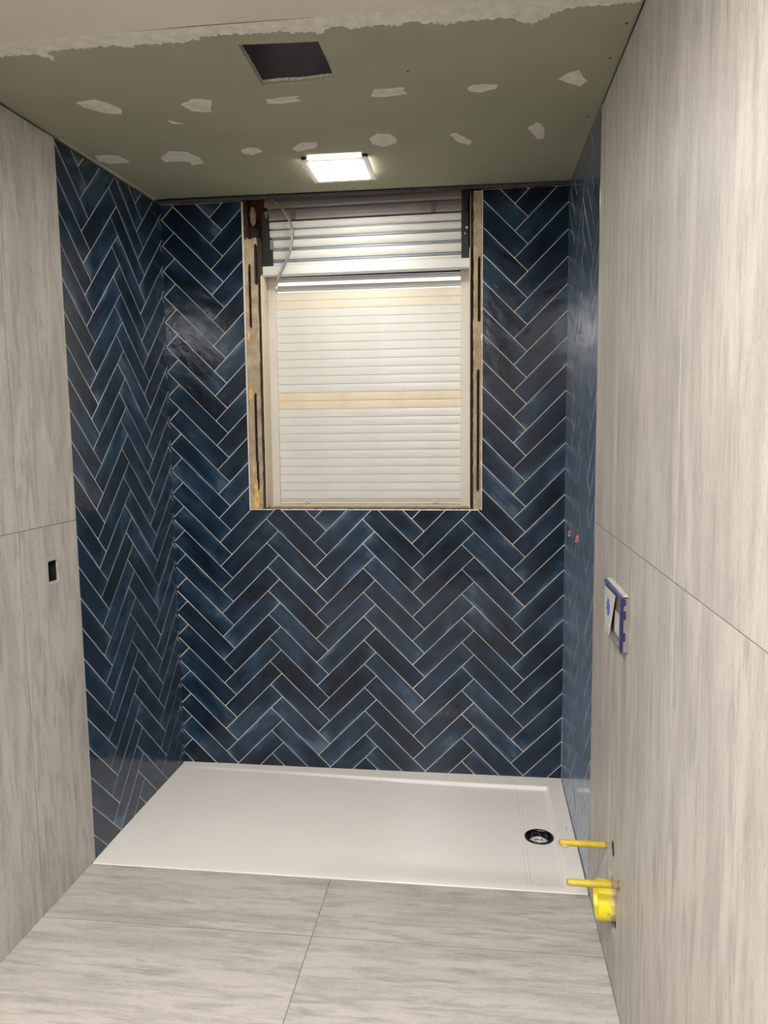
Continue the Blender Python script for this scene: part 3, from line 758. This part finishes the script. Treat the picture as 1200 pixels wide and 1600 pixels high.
# ------------------------------------------------------------------ ceiling lamps
def lamp(name, cx, cy, label, m, glowm, drop=.012, s=.122):
    zc = CZ(cx, cy); e = empty(name, (cx, cy, zc)); tag(e, label, 'lamp', None)
    fl = -drop-.004
    bm = bmesh.new(); i = s-.024
    for b in ((-s, s, -s, -i), (-s, s, i, s), (-s, -i, -i, i), (i, s, -i, i)): box(bm, *b, fl-.004, fl)
    link('frame', bm, M['frame'], e)
    bm = bmesh.new(); box(bm, -i, i, -i, i, fl-.0055, fl-.001); link('diffuser', bm, m, e)
    bm = bmesh.new(); box(bm, -i+.004, i-.004, -i+.01, i-.004, fl, .004); link('housing', bm, M['frame'], e)
    for sx in (-1, 1):
        bm = bmesh.new(); box(bm, sx*(s-.012)-.010, sx*(s-.012)+.010, -s+.004, -s+.03, fl+.0005, -.0005, bev=.002); link('corner_block', bm, M['darkmet'], e)  # dark block at each near corner, between frame and ceiling
    return e
lp = lamp('ceiling_lamp', .8475, -.372, 'lit square white LED ceiling lamp hanging slightly loose over the shower', M['lamp'], None)
bm = bmesh.new(); box(bm, -.092, .100, -.134, -.1245, -.0215, -.001, bev=.001); link('edge_plate', bm, M['glow'], lp)
for i, (x, y) in enumerate(((.98, -3.02), (.90, -4.15))):
    lamp('ceiling_lamp', x, y, ('lit square white ceiling lamp nearest behind the plastered ceiling edge', 'lit square white ceiling lamp farthest from the shower')[i], M['lamprear'], None, .004, .20)

# ------------------------------------------------------------------ shower tray
TX0, TX1, TY0, TY1 = -.008, W-.002, -.8455, -.001
T = empty('shower_tray', (.86, -.42, 0)); tag(T, 'large flat white acrylic shower tray under the navy herringbone walls', 'shower tray')
def sstep(a, b, x): t = max(0, min(1, (x-a)/(b-a))); return t*t*(3-2*t)
def depth(x, y):
    d = .0025+.0125*sstep(.05, 1.66, x)
    k = sstep(.0, .16, x-TX0)*(1-sstep(1.650, 1.668, x))*sstep(-.846, -.70, y)*(1-sstep(-.092+(.03*(1-sstep(.0, 1.5, x))), -.078+(.04*(1-sstep(0, 1.5, x))), y))
    z = .0012-d*k
    for gx in (1.5335, 1.5465):
        if abs(x-gx) < .0012 and -.800 < y < -.095: z -= .0016
    if 1.547 < x < 1.65 and -.80 < y < -.095: z -= .0008
    if y < -.843: z -= .001
    return z
def axis(a, b, fine):
    v = [a]
    while v[-1] < b-1e-6:
        st = .03
        for lo, hi, s_ in fine:
            if lo <= v[-1] < hi: st = min(st, s_)
            elif v[-1] < lo < v[-1]+st: st = lo-v[-1]
        v.append(min(b, v[-1]+st))
    return v
xs = axis(TX0, TX1, [(-.008, .06, .006), (1.530, 1.550, .0012), (1.550, 1.645, .0045), (1.645, 1.675, .0025)])
ys = axis(TY0, TY1, [(-.8455, -.795, .004), (-.525, -.415, .0045), (-.10, -.03, .0025)])
bm = bmesh.new(); DX, DY, DR_ = 1.5965, -.471, .050
gr = [[bm.verts.new((x, y, depth(x, y))) for x in xs] for y in ys]
for j in range(len(ys)-1):
    for i in range(len(xs)-1):
        cx, cy = (xs[i]+xs[i+1])/2, (ys[j]+ys[j+1])/2
        if math.hypot(cx-DX, cy-DY) < DR_: continue
        f = bm.faces.new((gr[j][i], gr[j][i+1], gr[j+1][i+1], gr[j+1][i])); f.smooth = True
edge_ = [gr[0][i] for i in range(len(xs))]
low = [bm.verts.new((v.co.x, v.co.y, -.03)) for v in edge_]
for i in range(len(xs)-1): bm.faces.new((low[i], low[i+1], edge_[i+1], edge_[i]))
o = link('basin', bm, M['acrylic'], T); shift(o, T)
dz = depth(1.60, -.60)
bm = bmesh.new(); lathe(bm, [(.0555, dz-.001), (.0555, dz+.002), (.0530, dz+.0035), (.0455, dz+.003), (.0440, dz-.001), (.0430, dz-.012)], DX, DY, 0, 48)
dr = shift(link('drain', bm, M['chrome'], T, True), T)
bm = bmesh.new(); lathe(bm, [(.0435, dz-.004), (.0415, dz-.022), (.036, dz-.030)], DX, DY, 0, 40); link('drain_cup', bm, M['chrome'], dr, True)
bm = bmesh.new(); lathe(bm, [(.0365, dz-.024), (.034, dz-.0165), (.020, dz-.017), (.018, dz-.026), (.0001, dz-.027)], DX-.001, DY, 0, 40); link('drain_insert', bm, M['drainw'], dr, True)
bm = bmesh.new(); lathe(bm, [(.0360, dz-.029), (.044, dz-.029)], DX, DY, 0, 30); link('drain_floor', bm, M['black'], dr)
arc = [(DX+.019*math.cos(t), DY-.004+.019*math.sin(t), dz-.017) for t in [math.pi*(.15+.75*k/12) for k in range(13)]]
bm = bmesh.new(); tube(bm, arc, .0024, 8); link('drain_handle', bm, M['steel'], dr, True)
for t in (.6, 2.2, 4.2):
    bm = bmesh.new(); box(bm, -.004, .004, -.003, .003, -.004, .004, bev=.001); link('drain_clip', bm, M['black'], dr, matrix=Matrix.Translation((DX+.040*math.cos(t), DY+.040*math.sin(t), dz-.012)))
# small printed word mark on the right rim
bm = bmesh.new()
for k in range(7):
    y = -.412-.0052*k; wd = (.006, .0045, .006, .0035, .006, .005, .006)[k]
    box(bm, 1.7000, 1.7000+wd, y-.0016, y, .0010, .0016)
shift(link('print_mark', bm, M['emblem'], T), T)

# ------------------------------------------------------------------ plumbing on the right wall
def rodo(y, z, x1, label, dusty):
    e = empty('threaded_rod_cover', (xr, y, z)); tag(e, label, 'rod', None)
    bm = bmesh.new(); L_ = x1-xr
    tube(bm, [(.02, 0, 0), (0, 0, 0), (L_*.5, 0, -.0005), (L_*.97, 0, 0), (L_, 0, 0)], [.0092, .0092, .0092, .0092, .0078], 16)
    link('sleeve', bm, M['yrod'], e, True)
    bm = bmesh.new(); lathe(bm, [(.0001, -.0008), (.0052, -.0008), (.0066, -.0003)], 0, 0, 0, 14, axis='x'); link('rod_end', bm, M['umber'], e, matrix=loc(L_, 0, 0))
    bm = bmesh.new(); tube(bm, [(-.001, 0, 0), (-.022 if dusty else -.007, 0, 0)], .0096, 16); link('cement_smear', bm, M['dust'], e, True)
    return e
r1 = rodo(-1.142, .343, 1.597, 'ochre yellow rod sleeve with a plaster-crusted tip, the one nearer the shower', False)
bm = bmesh.new(); bmesh.ops.create_icosphere(bm, subdivisions=3, radius=1)
for v in bm.verts:
    c = v.co.copy(); v.co = Vector((-.118+c.x*.016, c.y*.010, -.006+c.z*.0075*(1+.2*math.sin(9*c.x))))
link('plaster_crust', bm, M['gypsum'], r1)
rodo(-1.334, .341, 1.597, 'clean-tipped ochre yellow rod sleeve directly above the short wide yellow drain pipe', True)
e = empty('drain_pipe', (xr, -1.235, .235)); tag(e, 'short wide lemon yellow drain pipe stub in the stone wall', 'pipe')
bm = bmesh.new(); lathe(bm, [(.052, .010), (.052, -.042), (.0485, -.0435), (.0475, -.042), (.0475, .008)], 0, 0, 0, 48, axis='x'); link('pipe_body', bm, M['ypipe'], e, True)
bm = bmesh.new(); lathe(bm, [(.0001, .004), (.0475, .004)], 0, 0, 0, 32, axis='x'); link('pipe_inside', bm, M['dust'], e)
# pipe plugs in the blue tiles
for y, z, lab in ((-.185, 1.121, 'small red and white pipe plug in the blue tiles, the one nearer the window wall'), (-.405, 1.129, 'small red and white pipe plug in the blue tiles, the one nearer the stone wall')):
    x = RX(y, z); e = empty('pipe_plug', (x, y, z)); tag(e, lab, 'plug')
    bm = bmesh.new(); lathe(bm, [(.011, .001), (.010, -.001), (.005, -.0012)], 0, 0, 0, 24, axis='x'); link('hole_collar', bm, M['cap'], e)
    bm = bmesh.new(); lathe(bm, [(.0085, 0), (.0085, -.005), (.007, -.006), (.0001, -.006)], 0, 0, 0, 20, axis='x'); link('plug_cap', bm, M['red'], e)
    bm = bmesh.new(); box(bm, -.006, -.001, -.004, .006, -.016, -.008, bev=.001); link('plug_tab', bm, M['cap'], e)

# ------------------------------------------------------------------ flush plate mounting box
FX, FY0, FY1, FZ0, FZ1 = 1.7115, -1.375, -1.132, .978, 1.1165
XW = RX(-1.25, 1.05)-.0002
B = empty('flush_plate_box', (XW, (FY0+FY1)/2, (FZ0+FZ1)/2)); tag(B, 'blue plastic flush plate mounting box with torn white cover on the stone wall', 'mounting box')
def fb(name, m, *b, bev=0, parent=None):
    bm = bmesh.new(); box(bm, *b, bev=bev); o = link(name, bm, m, parent or B)
    return shift(o, B) if parent is None else o
yl, yh, zl, zh = FY0, FY1, FZ0, FZ1
bm = bmesh.new(); t_ = .010
box(bm, FX, FX+.005, yl, yh, zh-t_, zh); 
box(bm, FX, FX+.005, yl, yl+.020, zl+.005, zh-t_); box(bm, FX, FX+.005, yh-.006, yh, zl+.005, zh-t_)
shift(link('blue_frame', bm, M['bluel'], B), B)
fb('lower_bar', M['greyb'], FX+.001, FX+.005, yl+.02, yh-.006, zl, zl+.004)
fb('box_back', M['greyb'], XW-.004, XW, yl+.004, yh-.002, zl+.002, zh-.002)
fb('box_side', M['greyb'], FX+.005, XW, yl, yl+.003, zl, zh)
fb('box_side', M['greyb'], FX+.005, XW, yh-.003, yh, zl, zh)
tp = fb('box_top', M['bluel'], FX+.004, XW, yl, yh, zh-.003, zh)
bm = bmesh.new(); n = 34; a = []; b = []
for k in range(n+1):
    y = yl+(yh-yl)*k/n
    a.append(bm.verts.new((XW, y, zh+.0032))); b.append(bm.verts.new((FX+.004+.008*random.random()*(1 if k % 3 else .2), y, zh+.0026)))
for k in range(n): bm.faces.new((a[k], a[k+1], b[k+1], b[k]))
g = bmesh.ops.extrude_face_region(bm, geom=list(bm.faces))
for v in [v for v in g['geom'] if isinstance(v, bmesh.types.BMVert)]: v.co.z = zh
bmesh.ops.recalc_face_normals(bm, faces=bm.faces)
shift(link('plaster_smear', bm, M['cap'], B), B)
for z0, z1 in ((1.060, 1.082), (1.006, 1.027), (1.096, 1.112)): fb('clip_tab', M['blue'], FX+.001, FX+.0115, yl-.0022, yl, z0, z1, bev=.0008)
fb('clip_edge', M['blue'], FX-.0005, FX+.006, yl-.0018, yl+.0015, zl-.0005, zh-.002)
fb('clip_edge', M['blue'], FX-.0008, FX+.002, yh-.002, yh+.001, zl, zh)
bm = bmesh.new()
cy = lambda u: yh-(yh-yl)*u
cz = lambda v: zh-(zh-zl)*v
cv = [(cy(.03), cz(.13)), (cy(.66), cz(.10)), (cy(.34), cz(.985)), (cy(.03), cz(.985))]
p = [bm.verts.new((FX-.0015, y, z)) for y, z in cv]; q = [bm.verts.new((FX+.001, y, z)) for y, z in cv]
bm.faces.new(p); bm.faces.new(q[::-1])
for i in range(4): bm.faces.new((p[i], p[(i+1) % 4], q[(i+1) % 4], q[i]))
bmesh.ops.recalc_face_normals(bm, faces=bm.faces)
cvr = shift(link('torn_cover', bm, M['card'], B), B)
bm = bmesh.new(); pts = []
for k in range(16):
    t = 2*math.pi*k/16; r = (1 if k % 2 else .62)*random.uniform(.8, 1.1); sy, sz = .034, .026
    if k in (4, 12): r *= 1.6
    pts.append(bm.verts.new((FX-.0022, cy(.30)+sy*r*math.cos(t), cz(.46)+sz*r*math.sin(t))))
bm.faces.new(pts); g = bmesh.ops.extrude_face_region(bm, geom=list(bm.faces))
for v in [v for v in g['geom'] if isinstance(v, bmesh.types.BMVert)]: v.co.x = FX-.0014
bmesh.ops.recalc_face_normals(bm, faces=bm.faces); link('print_mark', bm, M['logo'], cvr)
for u, v in ((.14, .24), (.46, .26), (.14, .80)): fb('print_mark', M['emblem'], FX-.0021, FX-.0014, cy(u)-.006, cy(u)+.006, cz(v)-.004, cz(v)+.004, parent=cvr)
fb('inner_flap', M['umber'], FX+.008, FX+.010, cy(.93), cy(.55), cz(.42), cz(.10))
fb('inner_panel', M['card'], FX+.009, FX+.011, cy(.90), cy(.45), cz(.86), cz(.44))
